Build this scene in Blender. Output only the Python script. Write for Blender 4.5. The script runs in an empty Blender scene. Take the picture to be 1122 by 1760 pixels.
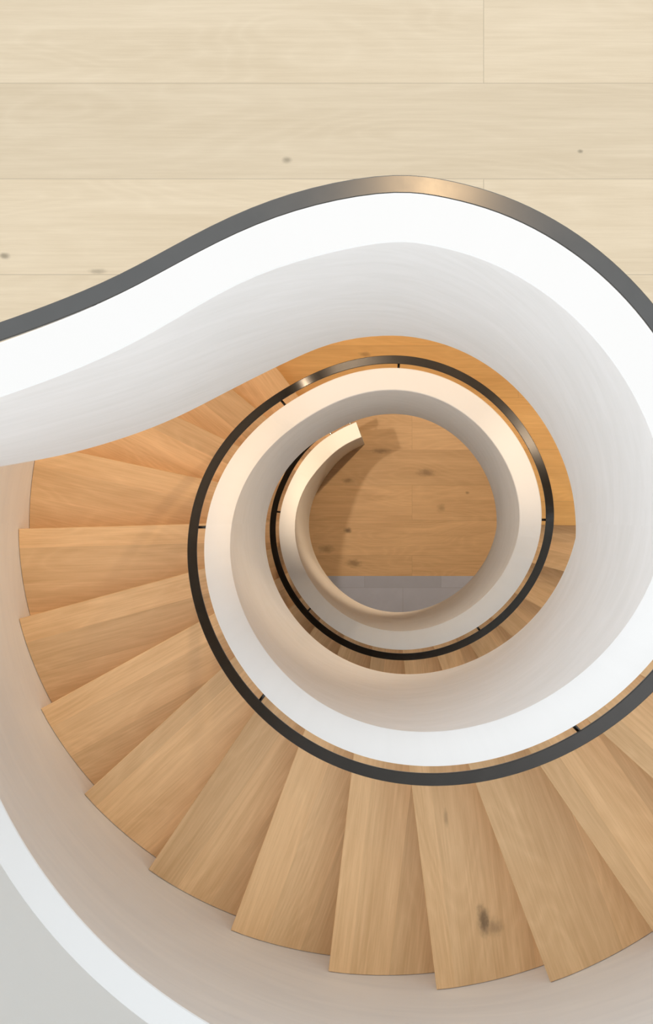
import bpy, bmesh, math, random
from mathutils import Vector

# ------------------------------------------------------------------ camera, world, lights
scene = bpy.context.scene
C = scene.collection
FPX = 2173.0                      # focal length in pixels of the 1122 x 1760 frame
CAM_Z = 10.92
cam_d = bpy.data.cameras.new('camera')
cam_d.sensor_fit = 'AUTO'
cam_d.sensor_width = 36.0
cam_d.lens = FPX / 1760 * 36
cam_d.shift_x = -(681.2 - 561) / 1760
cam_d.shift_y = (881.4 - 880) / 1760
cam = bpy.data.objects.new('camera', cam_d)
cam.location = (0.046, 0.051, CAM_Z)
C.objects.link(cam)
scene.camera = cam

vs = scene.view_settings
vs.view_transform = 'Standard'
vs.look = 'None'
vs.gamma = 1
vs.use_curve_mapping = False
vs.exposure = 0.0
scene.cycles.max_bounces = 12
scene.cycles.diffuse_bounces = 8

world = bpy.data.worlds.new('daylight')
scene.world = world
world.use_nodes = True
wb = world.node_tree.nodes['Background']
wb.inputs['Color'].default_value = (0.965, 0.985, 1.0, 1)
# overcast sky through tall windows: a little brighter towards the horizon than overhead
wt = world.node_tree
wc = wt.nodes.new('ShaderNodeTexCoord')
wx = wt.nodes.new('ShaderNodeSeparateXYZ')
wr = wt.nodes.new('ShaderNodeMapRange')
wt.links.new(wc.outputs['Generated'], wx.inputs[0])
wt.links.new(wx.outputs[2], wr.inputs[0])
for i_, v_ in ((1, 0.0), (2, 0.75), (3, 1.5), (4, 0.78)):
    wr.inputs[i_].default_value = v_
wt.links.new(wr.outputs[0], wb.inputs['Strength'])


def light(name, kind, loc, energy, color, target=None, **kw):
    d = bpy.data.lights.new(name, kind)
    d.energy = energy
    d.color = color
    for k, v in kw.items():
        setattr(d, k, v)
    o = bpy.data.objects.new(name, d)
    o.location = loc
    if target is not None:
        o.rotation_euler = (Vector(target) - Vector(loc)).to_track_quat('-Z', 'Y').to_euler()
    C.objects.link(o)
    return o


WARM = (1.0, 0.77, 0.54)
# soft zenith daylight from the roof light above the well
light('roof_light', 'SUN', (0, 0, 16), 0.5, (0.93, 0.97, 1.0), (0.0, 0.0, 0.0), angle=math.radians(70))
# warm ceiling lamp over the upper floor
light('upper_downlight', 'SPOT', (0.24, 1.79, 11.5), 36, (1.0, 0.66, 0.34), (0.1, 1.2, 7), spot_size=2.2, spot_blend=0.8, shadow_soft_size=0.11)
# recessed lamps in the ceiling over the landing, plus an added fill lamp
for (x, y, e) in ((0.975, 0.51, 10), (-0.216, 1.088, 8), (0.75, 1.6, 56), (-0.7, 1.7, 50)):
    light('landing_and_fill_light', 'SPOT', (x, y, 6.46), e, WARM, (x, y, 0), spot_size=2.6, spot_blend=0.5, shadow_soft_size=0.04)
light('landing_and_fill_light', 'SPOT', (-1.45, 0.95, 6.46), 16, (0.98, 0.94, 0.88), (-1.45, 0.3, 3), spot_size=2.5, spot_blend=0.6, shadow_soft_size=0.12)  # unseen neutral fill, added to brighten the outer wall on the left
light('landing_and_fill_light', 'SPOT', (1.25, 0.75, 6.46), 38, (1.0, 0.82, 0.62), (1.15, -0.5, 3.2), spot_size=math.radians(52), spot_blend=0.5, shadow_soft_size=0.025)
# recessed lamps in the ceiling over the lowest floor
light('hall_downlight', 'SPOT', (0.6, 1.5, 2.97), 150, (1.0, 0.74, 0.48), (0.2, 0.3, 0), spot_size=math.radians(96), spot_blend=0.6, shadow_soft_size=0.03)
light('hall_downlight', 'SPOT', (-0.85, 0.72, 3.1), 80, (1.0, 0.80, 0.60), (0.8, 0.4, 0), spot_size=math.radians(100), spot_blend=1.0, shadow_soft_size=0.03)

# ------------------------------------------------------------------ stair geometry (axis = world origin)
D_CAP, FL, H_SLAB, H_BAL = 2.8905, 3.4963, 1.5366, 1.0396
PHI_S, PHI_E, PHI_LOW, K_LOW = 125.06, 361.42, 356.98, 0.01475
W_IN, R_OUT, W_OUT = 0.113, 1.886, 0.125
NOSE0, STEP = 181.6, 13.63
RISE = FL / 18
F0 = CAM_Z - (D_CAP + H_BAL + 2 * FL)     # floor heights
F1, F2 = F0 + FL, F0 + 2 * FL
RAIL_DROP, RAIL_GAP, RAIL_W, RAIL_T = 0.16, 0.040, 0.043, 0.012


def softplus(t, s=6.0):
    t = t / s
    return s * (t if t > 30 else math.log1p(math.exp(t)))


def cap_z(ph):                              # top of the inner balustrade; 110..720 covers two storeys
    k = FL / (PHI_E - PHI_S)
    out = 0
    for b in (0, 360):
        out += softplus(ph - b - PHI_S) - softplus(ph - b - PHI_E)
    return CAM_Z - (D_CAP + 2 * FL - k * out)


def low_z(ph):                              # underside of stringers and landings
    out = 0
    for b in (0, 360):
        out += min(max((PHI_LOW + b - ph) * K_LOW, 0), FL)
    return CAM_Z - (D_CAP + H_SLAB + out)


def r_in(ph):
    a = math.radians(ph)
    return 0.6704 * (1 + .0051 * math.cos(2 * a) + .0035 * math.sin(2 * a) - .0047 * math.cos(3 * a)
                     + .005 * math.cos(4 * a) - .0037 * math.sin(4 * a))


def smooth(a, b, t):
    t = min(max((t - a) / (b - a), 0), 1)
    return t * t * (3 - 2 * t)


def r_wall(ph):                             # outer face of the inner balustrade; it thickens towards its foot
    return r_in(ph) + W_IN + .032 * smooth(165, 128, ph)


def r_face(ph):                             # its inner face
    return r_in(ph) + .020 * smooth(150, 120, ph)


def pol(ph, r, z=0.0):
    a = math.radians(ph)
    return Vector((r * math.cos(a), r * math.sin(a), z))


def frange(a, b, n):
    return [a + (b - a) * i / n for i in range(n + 1)]


def interp(x, xs, ys):
    """monotone-x Catmull-Rom interpolation"""
    if x <= xs[0]:
        return ys[0]
    if x >= xs[-1]:
        return ys[-1]
    i = max(j for j in range(len(xs) - 1) if xs[j] <= x)

    def m(j):
        if j == 0:
            return (ys[1] - ys[0]) / (xs[1] - xs[0])
        if j == len(xs) - 1:
            return (ys[-1] - ys[-2]) / (xs[-1] - xs[-2])
        return (ys[j + 1] - ys[j - 1]) / (xs[j + 1] - xs[j - 1])
    h = xs[i + 1] - xs[i]
    t = (x - xs[i]) / h
    return ((2 * t**3 - 3 * t**2 + 1) * ys[i] + (t**3 - 2 * t**2 + t) * h * m(i)
            + (-2 * t**3 + 3 * t**2) * ys[i + 1] + (t**3 - t**2) * h * m(i + 1))


# the upper guard wall leaves the circle in an S towards the left
GX = [-3.5, -2.6, -2.0, -1.6, -1.342, -1.092, -0.86, -0.697, -0.574, -0.461, -0.406, -0.324, -0.243, -0.161, -0.088, -0.034, 0.048]
G_TOP = [.105, .105, .12, .15, .192, .246, .316, .376, .431, .492, .526, .572, .604, .631, .649, .661, .667]
G_BOT = [.125, .125, .14, .17, .213, .261, .331, .398, .462, .519, .546, .585, .621, .649, .664, .668, .671]
G_OUT = [.225, .225, .242, .273, .315, .370, .441, .504, .557, .620, .647, .689, .722, .748, .766, .775, .782]


def guard_stations():
    """(top inner, bottom inner, outer) plan points from far left, round the circle, to the head of the stair"""
    out = []
    for x in frange(-3.45, -0.05, 76):
        out.append((Vector((x, interp(x, GX, G_TOP), 0)), Vector((x, interp(x, GX, G_BOT), 0)), Vector((x, interp(x, GX, G_OUT), 0))))
    for ph in frange(89, 1.5, 40):
        rr = r_in(ph)
        out.append((pol(ph, rr), pol(ph, rr), pol(ph, rr + W_IN)))
    # ease the joint between the S and the circle
    for _ in range(30):
        for w in (.5, -.515):             # smooth without shrinking
            out = [out[0]] + [tuple(b[i] + w * ((a[i] + c[i]) / 2 - b[i]) for i in range(3)) for a, b, c in zip(out, out[1:], out[2:])] + [out[-1]]
    return out


GUARD = guard_stations()

# ------------------------------------------------------------------ helpers


def obj(name, bm, mat, parent=None, smooth=False):
    bmesh.ops.recalc_face_normals(bm, faces=bm.faces)
    me = bpy.data.meshes.new(name)
    bm.to_mesh(me)
    bm.free()
    me.materials.append(mat)
    if smooth:
        for p in me.polygons:
            p.use_smooth = True
        me.set_sharp_from_angle(angle=math.radians(35))
    o = bpy.data.objects.new(name, me)
    C.objects.link(o)
    if parent is not None:
        o.parent = parent
    return o


def tag(o, label=None, cat=None, group=None, kind=None):
    for k, v in (('label', label), ('category', cat), ('group', group), ('kind', kind)):
        if v:
            o[k] = v
    return o


def empty(name, loc=(0, 0, 0)):
    o = bpy.data.objects.new(name, None)
    o.location = loc
    o.empty_display_size = 0.2
    C.objects.link(o)
    return o


def loft(sections, closed_ends=True):
    """bmesh swept through rings of equal vertex count"""
    bm = bmesh.new()
    rings = [[bm.verts.new(p) for p in s] for s in sections]
    n = len(rings[0])
    for a, b in zip(rings, rings[1:]):
        for i in range(n):
            j = (i + 1) % n
            bm.faces.new((a[i], a[j], b[j], b[i]))
    if closed_ends:
        bm.faces.new(rings[0])
        bm.faces.new(list(reversed(rings[-1])))
    return bm


def box_bm(bm, x0, x1, y0, y1, z0, z1):
    v = [bm.verts.new((x, y, z)) for z in (z0, z1) for (x, y) in ((x0, y0), (x1, y0), (x1, y1), (x0, y1))]
    for f in ((0, 3, 2, 1), (4, 5, 6, 7), (0, 1, 5, 4), (1, 2, 6, 5), (2, 3, 7, 6), (3, 0, 4, 7)):
        bm.faces.new([v[i] for i in f])
    return bm


def tube_bm(bm, p, q, r, seg=10):
    p, q = Vector(p), Vector(q)
    ax = (q - p).normalized()
    u = ax.orthogonal().normalized()
    w = ax.cross(u)
    ra, rb = [], []
    for i in range(seg):
        a = 2 * math.pi * i / seg
        d = (u * math.cos(a) + w * math.sin(a)) * r
        ra.append(bm.verts.new(p + d))
        rb.append(bm.verts.new(q + d))
    for i in range(seg):
        j = (i + 1) % seg
        bm.faces.new((ra[i], ra[j], rb[j], rb[i]))
    bm.faces.new(list(reversed(ra)))
    bm.faces.new(rb)
    return bm


# ------------------------------------------------------------------ materials
class NT:
    def __init__(self, name):
        self.mat = bpy.data.materials.new(name)
        self.mat.use_nodes = True
        self.t = self.mat.node_tree
        self.bsdf = self.t.nodes['Principled BSDF']

    def n(self, kind, **props):
        nd = self.t.nodes.new(kind)
        ins = props.pop('ins', {})
        for k, v in props.items():
            setattr(nd, k, v)
        for k, v in ins.items():
            if isinstance(v, bpy.types.NodeSocket):
                self.t.links.new(v, nd.inputs[k])
            else:
                nd.inputs[k].default_value = v
        return nd

    def math(self, op, a, b=0.0, c=0.0):
        return self.n('ShaderNodeMath', operation=op, ins={0: a, 1: b, 2: c}).outputs[0]

    def mix(self, fac, a, b, blend='MIX'):
        m = self.n('ShaderNodeMix', data_type='RGBA', blend_type=blend)
        for s, v in ((m.inputs[0], fac), (m.inputs[6], a), (m.inputs[7], b)):
            if isinstance(v, bpy.types.NodeSocket):
                self.t.links.new(v, s)
            else:
                s.default_value = v
        return m.outputs[2]

    def remap(self, v, a, b, c, d):
        return self.n('ShaderNodeMapRange', ins={0: v, 1: a, 2: b, 3: c, 4: d}).outputs[0]

    def set(self, **kw):
        for k, v in kw.items():
            s = self.bsdf.inputs[k.replace('_', ' ')]
            if isinstance(v, bpy.types.NodeSocket):
                self.t.links.new(v, s)
            else:
                s.default_value = v


def rgb(c):
    return (c[0], c[1], c[2], 1)


def hexl(h):
    v = [int(h[i:i + 2], 16) / 255 for i in (0, 2, 4)]
    return tuple(x / 12.92 if x <= .04045 else ((x + .055) / 1.055) ** 2.4 for x in v)


def wood(nt, x, y, seed, light_c, dark_c, contrast=1.0, knots=()):
    """oak grain running along x; x, y, seed are sockets. Returns a colour socket"""
    off = nt.math('MULTIPLY', seed, 37.0)

    def noise(sx, sy, detail, dist=0.0, rough=.6):
        v = nt.n('ShaderNodeCombineXYZ', ins={0: nt.math('MULTIPLY', x, sx), 1: nt.math('MULTIPLY', y, sy), 2: off}).outputs[0]
        return nt.n('ShaderNodeTexNoise', ins={'Vector': v, 'Scale': 1.0, 'Detail': detail, 'Roughness': rough, 'Distortion': dist}).outputs[0]
    broad = noise(.9, 8, 4, .9)
    # cathedral figure: rings of a stretched, warped field
    field = noise(.7, 3.2, 2, .3, .45)
    rings = nt.math('ABSOLUTE', nt.math('SINE', nt.math('MULTIPLY', field, 70.0)))
    fine = noise(2.6, 120, 5)
    pores = noise(22, 480, 2)
    g = nt.math('ADD', nt.math('MULTIPLY', nt.remap(broad, .3, .7, 0, 1), .5), nt.math('MULTIPLY', rings, .16))
    g = nt.math('ADD', g, nt.math('MULTIPLY', nt.remap(fine, .32, .68, 0, 1), .34))
    g = nt.math('ADD', g, nt.math('MULTIPLY', nt.remap(pores, .35, .65, 0, 1), .12))
    g = nt.math('MULTIPLY', g, contrast)
    col = nt.mix(nt.n('ShaderNodeClamp', ins={0: g}).outputs[0], rgb(light_c), rgb(dark_c))
    if knots:
        tot = None
        wob = nt.math('MULTIPLY', nt.math('SUBTRACT', noise(25, 40, 3), .5), .9)
        for (kx, ky, rx, ry, s) in knots:
            dx = nt.math('DIVIDE', nt.math('SUBTRACT', x, kx), rx)
            dy = nt.math('DIVIDE', nt.math('SUBTRACT', y, ky), ry)
            d = nt.math('SQRT', nt.math('ADD', nt.math('MULTIPLY', dx, dx), nt.math('MULTIPLY', dy, dy)))
            k = nt.n('ShaderNodeMapRange', interpolation_type='SMOOTHSTEP', ins={0: nt.math('ADD', d, wob), 1: 1.0, 2: .1, 3: 0.0, 4: s}).outputs[0]
            tot = k if tot is None else nt.math('MAXIMUM', tot, k)
        col = nt.mix(tot, col, rgb(tuple(c * .22 for c in dark_c)))
    return col


def plank_floor(name, row, y_joint, length, x_joint, light_c, dark_c, rough, contrast, tone, knots=(), seam=.42):
    nt = NT(name)
    co = nt.n('ShaderNodeTexCoord').outputs['Object']
    sep = nt.n('ShaderNodeSeparateXYZ', ins={0: co})
    x, y = sep.outputs[0], sep.outputs[1]
    v = nt.n('ShaderNodeCombineXYZ', ins={0: nt.math('SUBTRACT', x, x_joint - 40 * length), 1: nt.math('SUBTRACT', y, y_joint - 40 * row)}).outputs[0]
    br = nt.n('ShaderNodeTexBrick', offset=.5, offset_frequency=2, squash=1.0,
              ins={'Vector': v, 'Color1': (0, 0, 0, 1), 'Color2': (1, 1, 1, 1), 'Mortar': (.5, .5, .5, 1), 'Scale': 1.0,
                   'Mortar Size': .0011, 'Mortar Smooth': .3, 'Bias': 0.0, 'Brick Width': length, 'Row Height': row})
    seed = nt.n('ShaderNodeSeparateColor', ins={0: br.outputs['Color']}).outputs[0]
    col = wood(nt, x, y, seed, light_c, dark_c, contrast, knots)
    hsv = nt.n('ShaderNodeHueSaturation', ins={'Color': col, 'Value': nt.remap(seed, 0, 1, 1 - tone, 1 + tone)})
    col = nt.mix(nt.math('MULTIPLY', br.outputs['Fac'], seam), hsv.outputs[0], rgb(tuple(c * .3 for c in dark_c)))
    nt.set(Base_Color=col, Roughness=rough)
    nt.set(**{'Specular_IOR_Level': .3})
    return nt.mat


def plaster(name, c, amount=.05):
    nt = NT(name)
    co = nt.n('ShaderNodeTexCoord').outputs['Object']
    sep = nt.n('ShaderNodeSeparateXYZ', ins={0: co})
    ang = nt.math('ARCTAN2', sep.outputs[1], sep.outputs[0])
    # trowel strokes that follow the sweep of the wall
    v = nt.n('ShaderNodeCombineXYZ', ins={0: nt.math('MULTIPLY', nt.math('COSINE', ang), 1.6), 1: nt.math('MULTIPLY', nt.math('SINE', ang), 1.6),
                                         2: nt.math('MULTIPLY', nt.math('ADD', sep.outputs[2], nt.math('MULTIPLY', ang, -.55)), 9.0)}).outputs[0]
    a = nt.n('ShaderNodeTexNoise', ins={'Vector': v, 'Scale': 1.6, 'Detail': 6, 'Roughness': .62, 'Distortion': .8}).outputs[0]
    b = nt.n('ShaderNodeTexNoise', ins={'Vector': co, 'Scale': 3.0, 'Detail': 4, 'Roughness': .55}).outputs[0]
    f = nt.math('ADD', nt.math('MULTIPLY', a, .7), nt.math('MULTIPLY', b, .3))
    nz = nt.math('ABSOLUTE', nt.n('ShaderNodeSeparateXYZ', ins={0: nt.n('ShaderNodeNewGeometry').outputs['True Normal']}).outputs[2])
    f = nt.math('ADD', .5, nt.math('MULTIPLY', nt.math('SUBTRACT', f, .5), nt.remap(nz, .3, .8, 1, .1)))   # flat tops are smooth
    col = nt.mix(nt.remap(f, .32, .68, 0, 1), rgb(tuple(k * (1 - amount) for k in c)), rgb(tuple(min(k * (1 + amount), .93) for k in c)))
    nt.set(Base_Color=col, Roughness=.55)
    nt.set(**{'Specular_IOR_Level': .25})
    return nt.mat


def steel(name, c, rough):
    nt = NT(name)
    co = nt.n('ShaderNodeTexCoord').outputs['Object']
    a = nt.n('ShaderNodeTexNoise', ins={'Vector': co, 'Scale': 14.0, 'Detail': 5, 'Roughness': .6}).outputs[0]
    col = nt.mix(a, rgb(tuple(k * .92 for k in c)), rgb(tuple(k * 1.08 for k in c)))
    nt.set(Base_Color=col, Metallic=1.0, Roughness=nt.remap(a, .3, .7, rough - .015, rough + .015))
    return nt.mat


def tread_oak(name, knots=()):
    nt = NT(name)
    co = nt.n('ShaderNodeTexCoord').outputs['Object']
    sep = nt.n('ShaderNodeSeparateXYZ', ins={0: co})
    x, y = sep.outputs[0], sep.outputs[1]
    rnd = nt.n('ShaderNodeObjectInfo').outputs['Random']
    band = nt.math('FLOOR', nt.math('DIVIDE', nt.math('ADD', y, nt.math('MULTIPLY', rnd, .12)), .165))
    wn = nt.n('ShaderNodeTexWhiteNoise', noise_dimensions='2D',
              ins={'Vector': nt.n('ShaderNodeCombineXYZ', ins={0: band, 1: nt.math('MULTIPLY', rnd, 91.0)}).outputs[0]}).outputs[0]
    col = wood(nt, x, y, wn, OAK_L, OAK_D, 1.12, knots)
    hsv = nt.n('ShaderNodeHueSaturation', ins={'Color': col, 'Saturation': .96, 'Value': nt.remap(wn, 0, 1, .88, 1.15)})
    nt.set(Base_Color=hsv.outputs[0], Roughness=.42)
    nt.set(**{'Specular_IOR_Level': .35})
    return nt.mat


OAK_L, OAK_D = (.87, .585, .305), (.64, .395, .18)
HONEY_L, HONEY_D = (.85, .53, .20), (.62, .35, .11)
HALL_L, HALL_D = (.82, .58, .34), (.56, .37, .20)
PALE_L, PALE_D = (.84, .72, .54), (.71, .59, .42)


def fx(u, d):
    return (u - 681.2) * d / FPX + .046


def fy(v, d):
    return (881.4 - v) * d / FPX + .051


M = {}
M['plaster'] = plaster('white_plaster', (.895, .897, .885))
M['paint'] = plaster('white_paint', (.865, .868, .86), .02)
M['steel'] = steel('shaded_brushed_steel', (.075, .072, .069), .22)  # spiral rail steel, darkened in colour for the dim surroundings it reflects
M['lit_steel'] = steel('lit_brushed_steel', (.118, .118, .116), .22)  # same steel, its colour lightened for the brighter upper rail
M['outer'] = plaster('cool_tinted_plaster', (.87, .895, .91))  # white plaster tinted cool to offset warm light bounced off the treads
M['oak'] = tread_oak('oiled_oak')
M['oak_knot'] = tread_oak('oiled_oak_with_knot', ((1.63, .20, .085, .036, .85), (1.66, .24, .05, .05, .45), (1.2, .1, .05, .012, .4)))
d2 = CAM_Z - F2
d1 = CAM_Z - F1
d0 = CAM_Z - F0
M['pale'] = plank_floor('pale_oak_planks', .2975, fy(143, d2) - .2975, 3.1, fx(831, d2), PALE_L, PALE_D, .5, 1.1, .05,
                        ((fx(493, d2), fy(275, d2), .022, .014, .55), (fx(8, d2), fy(440, d2), .02, .014, .6),
                         (fx(168, d2), fy(466, d2), .04, .012, .4), (fx(997, d2), fy(260, d2), .012, .008, .6)))
M['landing'] = plank_floor('landing_oak_planks', .305, .117, 2.6, fx(510, d1), HONEY_L, HONEY_D, .42, .9, .05,
                           ((fx(627, d1), fy(609, d1), .05, .02, .4),))
M['hall'] = plank_floor('hall_oak_planks', .304, fy(834, d0), 2.2, fx(708, d0), HALL_L, HALL_D, .42, 1.0, .08,
                        ((fx(598, d0), fy(912, d0), .045, .035, .8), (fx(560, d0), fy(944, d0), .09, .05, .45),
                         (fx(733, d0), fy(812, d0), .10, .05, .5), (fx(758, d0), fy(873, d0), .05, .05, .35),
                         (fx(598, d0), fy(826, d0), .07, .03, .5), (fx(655, d0), fy(775, d0), .13, .03, .5),
                         (fx(803, d0), fy(847, d0), .025, .02, .5), (fx(608, d0), fy(968, d0), .09, .05, .5)))


def stone(name, c, row, width, y_joint, x_joint):
    nt = NT(name)
    co = nt.n('ShaderNodeTexCoord').outputs['Object']
    sep = nt.n('ShaderNodeSeparateXYZ', ins={0: co})
    v = nt.n('ShaderNodeCombineXYZ', ins={0: nt.math('SUBTRACT', sep.outputs[0], x_joint - 40 * width), 1: nt.math('SUBTRACT', sep.outputs[1], y_joint - 40 * row)}).outputs[0]
    br = nt.n('ShaderNodeTexBrick', offset=.5, offset_frequency=2,
              ins={'Vector': v, 'Color1': rgb(tuple(k * .9 for k in c)), 'Color2': rgb(tuple(k * 1.08 for k in c)), 'Mortar': rgb(tuple(k * .75 for k in c)), 'Scale': 1.0,
                   'Mortar Size': .002, 'Mortar Smooth': .3, 'Bias': 0.0, 'Brick Width': width, 'Row Height': row})
    a = nt.n('ShaderNodeTexNoise', ins={'Vector': co, 'Scale': 5.0, 'Detail': 6, 'Roughness': .65}).outputs[0]
    col = nt.mix(nt.remap(a, .3, .7, 0, .25), br.outputs['Color'], rgb(tuple(k * .7 for k in c)))
    nt.set(Base_Color=col, Roughness=.6)
    nt.set(**{'Specular_IOR_Level': .3})
    return nt.mat


M['tile'] = stone('grey_stone_tiles', (.48, .54, .70), .30, .66, fy(1010, d0), fx(692, d0))
M['screed'] = plaster('pale_screed', (.89, .90, .885), .03)

# ------------------------------------------------------------------ setting: floors, ceilings, walls
XL, XR, YB, YT = -3.5, 4.2, -3.9, 3.2          # room outline
Y_SPLIT = fy(990, d0)                           # where planks stop and stone begins


def to_rect(p):
    d = Vector((p.x, p.y, 0)).normalized()
    t = min([(XR if d.x > 0 else XL) / d.x if abs(d.x) > 1e-6 else 1e9, (YT if d.y > 0 else YB) / d.y if abs(d.y) > 1e-6 else 1e9])
    return d * t


def ring_slab(inner, z0, z1, closed=False):
    """slab between an inner outline and the room outline (cast along rays from the axis)"""
    corners = [math.degrees(math.atan2(y, x)) % 360 for x in (XL, XR) for y in (YB, YT)]
    secs = []
    pts = list(inner)
    for p in pts:
        q = to_rect(p)
        if (q - Vector((p.x, p.y, 0))).length < .01:
            q = Vector((p.x, p.y, 0)) + q.normalized() * .01
        secs.append([Vector((p.x, p.y, z0)), Vector((q.x, q.y, z0)), Vector((q.x, q.y, z1)), Vector((p.x, p.y, z1))])
    if closed:
        secs.append([v.copy() for v in secs[0]])
    bm = loft(secs, not closed)
    if closed:
        bmesh.ops.remove_doubles(bm, verts=bm.verts, dist=1e-5)
    return bm


def corner_angles(angs):
    cs = [math.degrees(math.atan2(y, x)) for x in (XL, XR) for y in (YB, YT)]
    lo, hi = min(angs), max(angs)
    extra = []
    for c in cs:
        for k in (-360, 0, 360):
            if lo < c + k < hi:
                extra.append(c + k)
    return sorted(list(angs) + extra)


def split_y(bm, y, keep_above):
    geom = list(bm.verts) + list(bm.edges) + list(bm.faces)
    r = bmesh.ops.bisect_plane(bm, geom=geom, plane_co=(0, y, 0), plane_no=(0, 1, 0), clear_inner=keep_above, clear_outer=not keep_above)
    edges = [e for e in r['geom_cut'] if isinstance(e, bmesh.types.BMEdge)]
    bmesh.ops.holes_fill(bm, edges=edges, sides=0)
    return bm


FIN = .03
HEAD = NOSE0 + 13 * STEP - 360                   # -1.2 : top riser of a flight
FOOT = NOSE0 - 4 * STEP                          # 127 : bottom riser

# floor 2 : outside the guard wall, from its left end round to the head of the stair
inner2 = [s[2] for s in GUARD]
extra2 = []
for p in inner2:
    extra2.append(p)
end = inner2[-1]
inner2 = extra2 + [pol(a, (r_in(a) + W_IN)) for a in (.8, HEAD)]
# add the two far corners of the room as stations
angs = [math.degrees(math.atan2(p.y, p.x)) for p in inner2]
full2 = []
for i, p in enumerate(inner2):
    full2.append(p)
    if i + 1 < len(inner2):
        for cx in (XL, XR):
            c = math.degrees(math.atan2(YT, cx))
            if angs[i] > c > angs[i + 1]:
                t = (angs[i] - c) / (angs[i] - angs[i + 1])
                full2.append(p.lerp(inner2[i + 1], t))
S2_BOT = CAM_Z - (D_CAP + H_SLAB)
S1_BOT = S2_BOT - FL
tag(obj('floor', ring_slab(full2, F2 - FIN, F2), M['pale']), 'pale limed oak plank floor of the upper storey', 'floor', kind='structure')
tag(obj('ceiling', ring_slab(full2, S2_BOT, F2 - FIN), M['paint']), 'white ceiling under the upper storey floor', 'ceiling', kind='structure')


def inner1():
    pts = []
    for a in corner_angles(frange(HEAD, FOOT, 90)):
        pts.append(pol(a, r_in(a) + W_IN))
    for a in corner_angles(frange(FOOT, HEAD + 360, 120)):
        pts.append(pol(a, R_OUT + W_OUT))
    return pts


tag(obj('floor.001', split_y(ring_slab(inner1(), F1 - FIN, F1, True), Y_SPLIT, True), M['landing']), 'honey oak plank landing of the middle storey', 'floor', kind='structure')
tag(obj('floor.002', split_y(ring_slab(inner1(), F1 - FIN, F1, True), Y_SPLIT, False), M['screed']), 'pale smooth floor beyond the outer stair wall', 'floor', kind='structure')
tag(obj('ceiling.001', ring_slab(inner1(), S1_BOT, F1 - FIN, True), M['paint']), 'white ceiling under the middle storey floor', 'ceiling', kind='structure')
tag(obj('floor.003', box_bm(bmesh.new(), XL, XR, Y_SPLIT, YT, F0 - .06, F0), M['hall']), 'knotty oak plank floor at the bottom of the stairwell', 'floor', kind='structure')
tag(obj('floor.004', box_bm(bmesh.new(), XL, XR, YB, Y_SPLIT, F0 - .06, F0), M['tile']), 'grey stone tile floor at the bottom of the stairwell', 'floor', kind='structure')
T = .15
for nm, b in (('wall_west', (XL - T, XL, YB - T, YT + T)), ('wall_east', (XR, XR + T, YB - T, YT + T)),
              ('wall_south', (XL, XR, YB - T, YB)), ('wall_north', (XL, XR, YT, YT + T))):
    bm = bmesh.new()
    box_bm(bm, *b, F0 - .06, F2)
    tag(obj(nm, bm, M['paint']), kind='structure')

# ------------------------------------------------------------------ guard wall of the upper storey
def guard_top(p):
    a = math.degrees(math.atan2(p.y, p.x))
    return cap_z(720 + a) if a < 100 else CAM_Z - D_CAP


secs = []
for (ti, bi, ot) in GUARD:
    zt = guard_top(ti)
    e = (ot - ti).normalized() * .004
    secs.append([Vector((bi.x, bi.y, S2_BOT)), Vector((ti.x, ti.y, zt - .004)), Vector((ti.x + e.x, ti.y + e.y, zt)),
                 Vector((ot.x - e.x, ot.y - e.y, zt)), Vector((ot.x, ot.y, zt - .004)), Vector((ot.x, ot.y, S2_BOT))])
guard = obj('balustrade', loft(secs), M['plaster'], None, True)
tag(guard, 'solid white plaster guard wall curving in an S along the pale upper floor', 'balustrade')

# ------------------------------------------------------------------ the two flights


def wall_bm(angles, r0, r1, ztop, zbot):
    secs = []
    for a in angles:
        ri, ro, t, b = r0(a), r1(a), ztop(a), zbot(a)
        secs.append([pol(a, ri, b), pol(a, ri, t - .004), pol(a, ri + .004, t), pol(a, ro - .004, t), pol(a, ro, t - .004), pol(a, ro, b)])
    return loft(secs)


TR_IN, TR_OUT, TR_T = .790, R_OUT - .003, .045


def tread_mesh():
    bm = bmesh.new()
    top, bot = [], []
    a1 = math.radians(STEP)
    n = 14
    # outline: nose line (a shade in front of the riser) then the outer arc, back line, inner arc
    nose = .022
    out = [Vector((TR_IN, -nose, 0)), Vector((TR_OUT, -nose, 0))]
    for i in range(1, n + 1):
        a = a1 * i / n
        out.append(Vector((TR_OUT * math.cos(a), TR_OUT * math.sin(a), 0)))
    for i in range(n, 0, -1):
        a = a1 * i / n
        out.append(Vector((TR_IN * math.cos(a), TR_IN * math.sin(a), 0)))
    tv = [bm.verts.new(p) for p in out]
    bv = [bm.verts.new(p - Vector((0, 0, TR_T))) for p in out]
    f = bm.faces.new(tv)
    bm.faces.new(list(reversed(bv)))
    for i in range(len(tv)):
        j = (i + 1) % len(tv)
        bm.faces.new((tv[i], bv[i], bv[j], tv[j]))
    e = [e for e in bm.edges if e.verts[0] in tv and e.verts[1] in tv]
    bmesh.ops.bevel(bm, geom=e, offset=.004, segments=2, affect='EDGES', profile=.5)
    return bm


def riser_mesh():
    bm = bmesh.new()
    box_bm(bm, TR_IN, TR_OUT, 0, .018, -RISE, -TR_T)
    return bm


proto_tread = proto_riser = None
STAIRS = []


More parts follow.
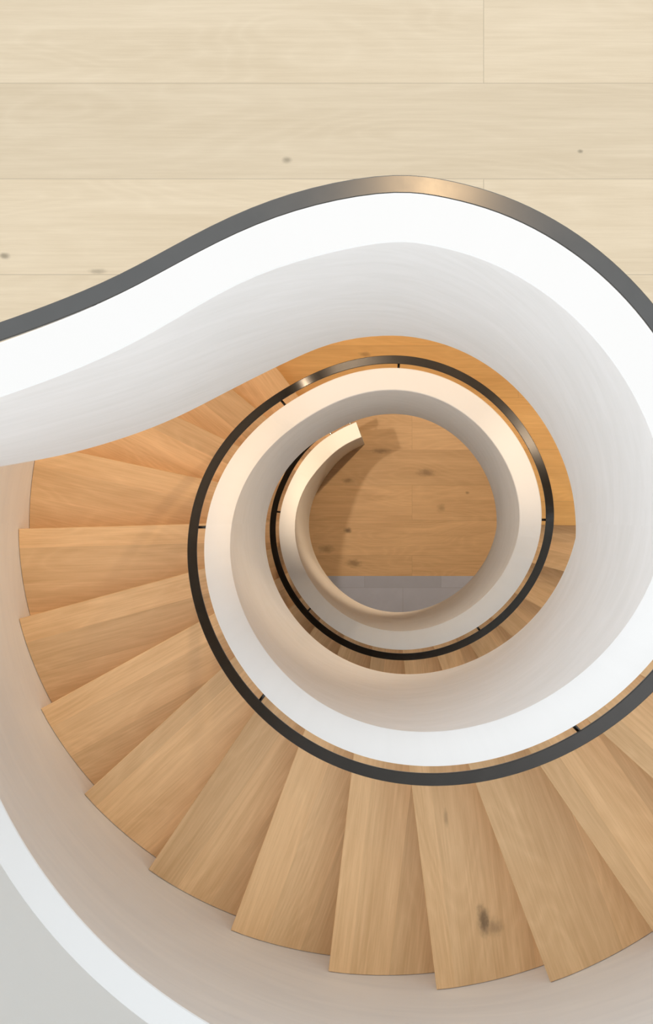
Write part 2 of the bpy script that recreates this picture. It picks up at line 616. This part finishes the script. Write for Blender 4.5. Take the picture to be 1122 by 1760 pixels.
def make_flight(base, zfloor, label, inner_span, outer_span, outer_limit=None):
    global proto_tread, proto_riser
    root = empty('spiral_staircase', (0, 0, zfloor))
    tag(root, label, 'staircase')

    def down(o):
        o.parent = root
        o.matrix_parent_inverse.identity()
        o.location.z -= 0
        return o

    def part(name, bm, mat, smooth=True):
        bmesh.ops.translate(bm, verts=bm.verts, vec=(0, 0, -zfloor))
        return obj(name, bm, mat, root, smooth)
    a0, a1 = inner_span
    angs = sorted(set(frange(a0, a1, int((a1 - a0) / 1.5)) + ([PHI_LOW + base] if a0 < PHI_LOW + base < a1 else [])))
    part('inner_balustrade', wall_bm(angs, r_face, r_wall, cap_z, low_z), M['plaster'])
    o0, o1 = outer_span
    top = cap_z if outer_limit is None else (lambda a: min(cap_z(a), outer_limit))
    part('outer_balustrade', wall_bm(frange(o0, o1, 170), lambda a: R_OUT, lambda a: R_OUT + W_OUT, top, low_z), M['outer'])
    # plaster underside between the two walls
    secs = []
    for a in frange(FOOT + base - 4, HEAD + 360 + base, 150):
        zl = low_z(a) + .002
        ri, ro = r_in(a) + W_IN + .001, R_OUT - .001
        secs.append([pol(a, ri, zl), pol(a, ro, zl), pol(a, ro, zl + .04), pol(a, ri, zl + .04)])
    part('soffit', loft(secs), M['plaster'])
    for n in range(17):
        ph = math.radians(FOOT + n * STEP)
        if proto_tread is None:
            t = proto_tread = obj('tread', tread_mesh(), M['oak'], root)
            r = proto_riser = obj('riser', riser_mesh(), M['oak'], t)
        else:
            t = proto_tread.copy()
            C.objects.link(t)
            t.parent = root
            r = proto_riser.copy()
            C.objects.link(r)
            r.parent = t
        t.location = (0, 0, (n + 1) * RISE)
        t.rotation_euler = (0, 0, ph)
        STAIRS.append((root, n, t))
    # riser up to the next floor
    r = proto_riser.copy()
    C.objects.link(r)
    r.parent = root
    r.location = (0, 0, FL)
    r.rotation_euler = (0, 0, math.radians(HEAD))
    return root


upper = make_flight(360, F1, 'upper flight of honey oak steps fanning round the left and bottom of the spiral',
                    (HEAD + 360, 721.5), (FOOT + 360 - 6, 722))
lower = make_flight(0, F0, 'lower flight of dark shaded oak steps curling down to the bottom of the stairwell',
                    (109.5, HEAD + 360), (FOOT - 6, 358), S1_BOT)
for root, n, t in STAIRS:
    if root == upper and n == 11:
        t.data = t.data.copy()
        t.data.materials[0] = M['oak_knot']
        t['label'] = 'oak tread with a large dark knot near its outer end'

# ------------------------------------------------------------------ handrails


def rail_sections(centres, ups=None):
    """flat bar swept along centre points (z = top of the bar)"""
    secs = []
    n = len(centres)
    h = RAIL_W / 2
    for i, c in enumerate(centres):
        d = centres[min(i + 1, n - 1)] - centres[max(i - 1, 0)]
        d.z = 0
        nrm = Vector((d.y, -d.x, 0)).normalized()
        b = .002
        prof = ((-h, -RAIL_T + b), (-h, -b), (-h + b, 0), (h - b, 0), (h, -b), (h, -RAIL_T + b), (h - b, -RAIL_T), (-h + b, -RAIL_T))
        secs.append([c + nrm * p + Vector((0, 0, q)) for p, q in prof])
    return secs


def bracket(parent, wall, rail, origin):
    """stub arm from the wall and a short upright to the underside of the rail"""
    bm = bmesh.new()
    zb = rail.z - RAIL_T - .05
    out = Vector((rail.x - wall.x, rail.y - wall.y, 0)).normalized()
    p = Vector((wall.x, wall.y, zb))
    q = Vector((rail.x, rail.y, zb))
    o = Vector(origin)
    tube_bm(bm, p - o, q - o, .0065)
    tube_bm(bm, q - o - Vector((0, 0, .006)), Vector((rail.x, rail.y, rail.z - RAIL_T + .001)) - o, .0065)
    tube_bm(bm, p - o, p - o + out * .006, .018, 14)
    return obj('bracket', bm, M['steel'], parent, True)


R_C = RAIL_GAP + RAIL_W / 2


def rail_point(a):
    p = pol(a, r_wall(a) + R_C + .017 * smooth(450, 525, a) * (1 - smooth(698, 720, a)))
    p.z = cap_z(a) - RAIL_DROP
    return p


rail = obj('handrail', loft(rail_sections([rail_point(a) for a in frange(112, 721.3, 400)])), M['steel'], None, True)
tag(rail, 'thin dark steel handrail spiralling round the outside of the inner stair wall', 'handrail')


def ang_of(u, v):
    """turn of the spiral a bracket sits on, from its place round the axis"""
    return math.degrees(math.atan2(fy(v, 1), fx(u, 1)))


for a in (113, 125, 176, 228, 310, 361, 446, 491, 541, 594.5, 674.5, 716):
    wp = pol(a, r_wall(a))
    bracket(rail, wp, rail_point(a), (0, 0, 0))

cent = []
for i, (ti, bi, ot) in enumerate(GUARD):
    a, b = GUARD[max(i - 1, 0)][2], GUARD[min(i + 1, len(GUARD) - 1)][2]
    d = (b - a)
    nrm = Vector((-d.y, d.x, 0)).normalized()
    cent.append(Vector((ot.x, ot.y, guard_top(ti) - RAIL_DROP)) + nrm * R_C)
rail2 = obj('handrail.001', loft(rail_sections(cent)), M['lit_steel'], None, True)
tag(rail2, 'dark steel handrail running outside the guard wall on the pale upper floor', 'handrail')
for i in (4, 24, 44, 62, 78, 92, 106):
    bracket(rail2, GUARD[i][2], cent[i], (0, 0, 0))
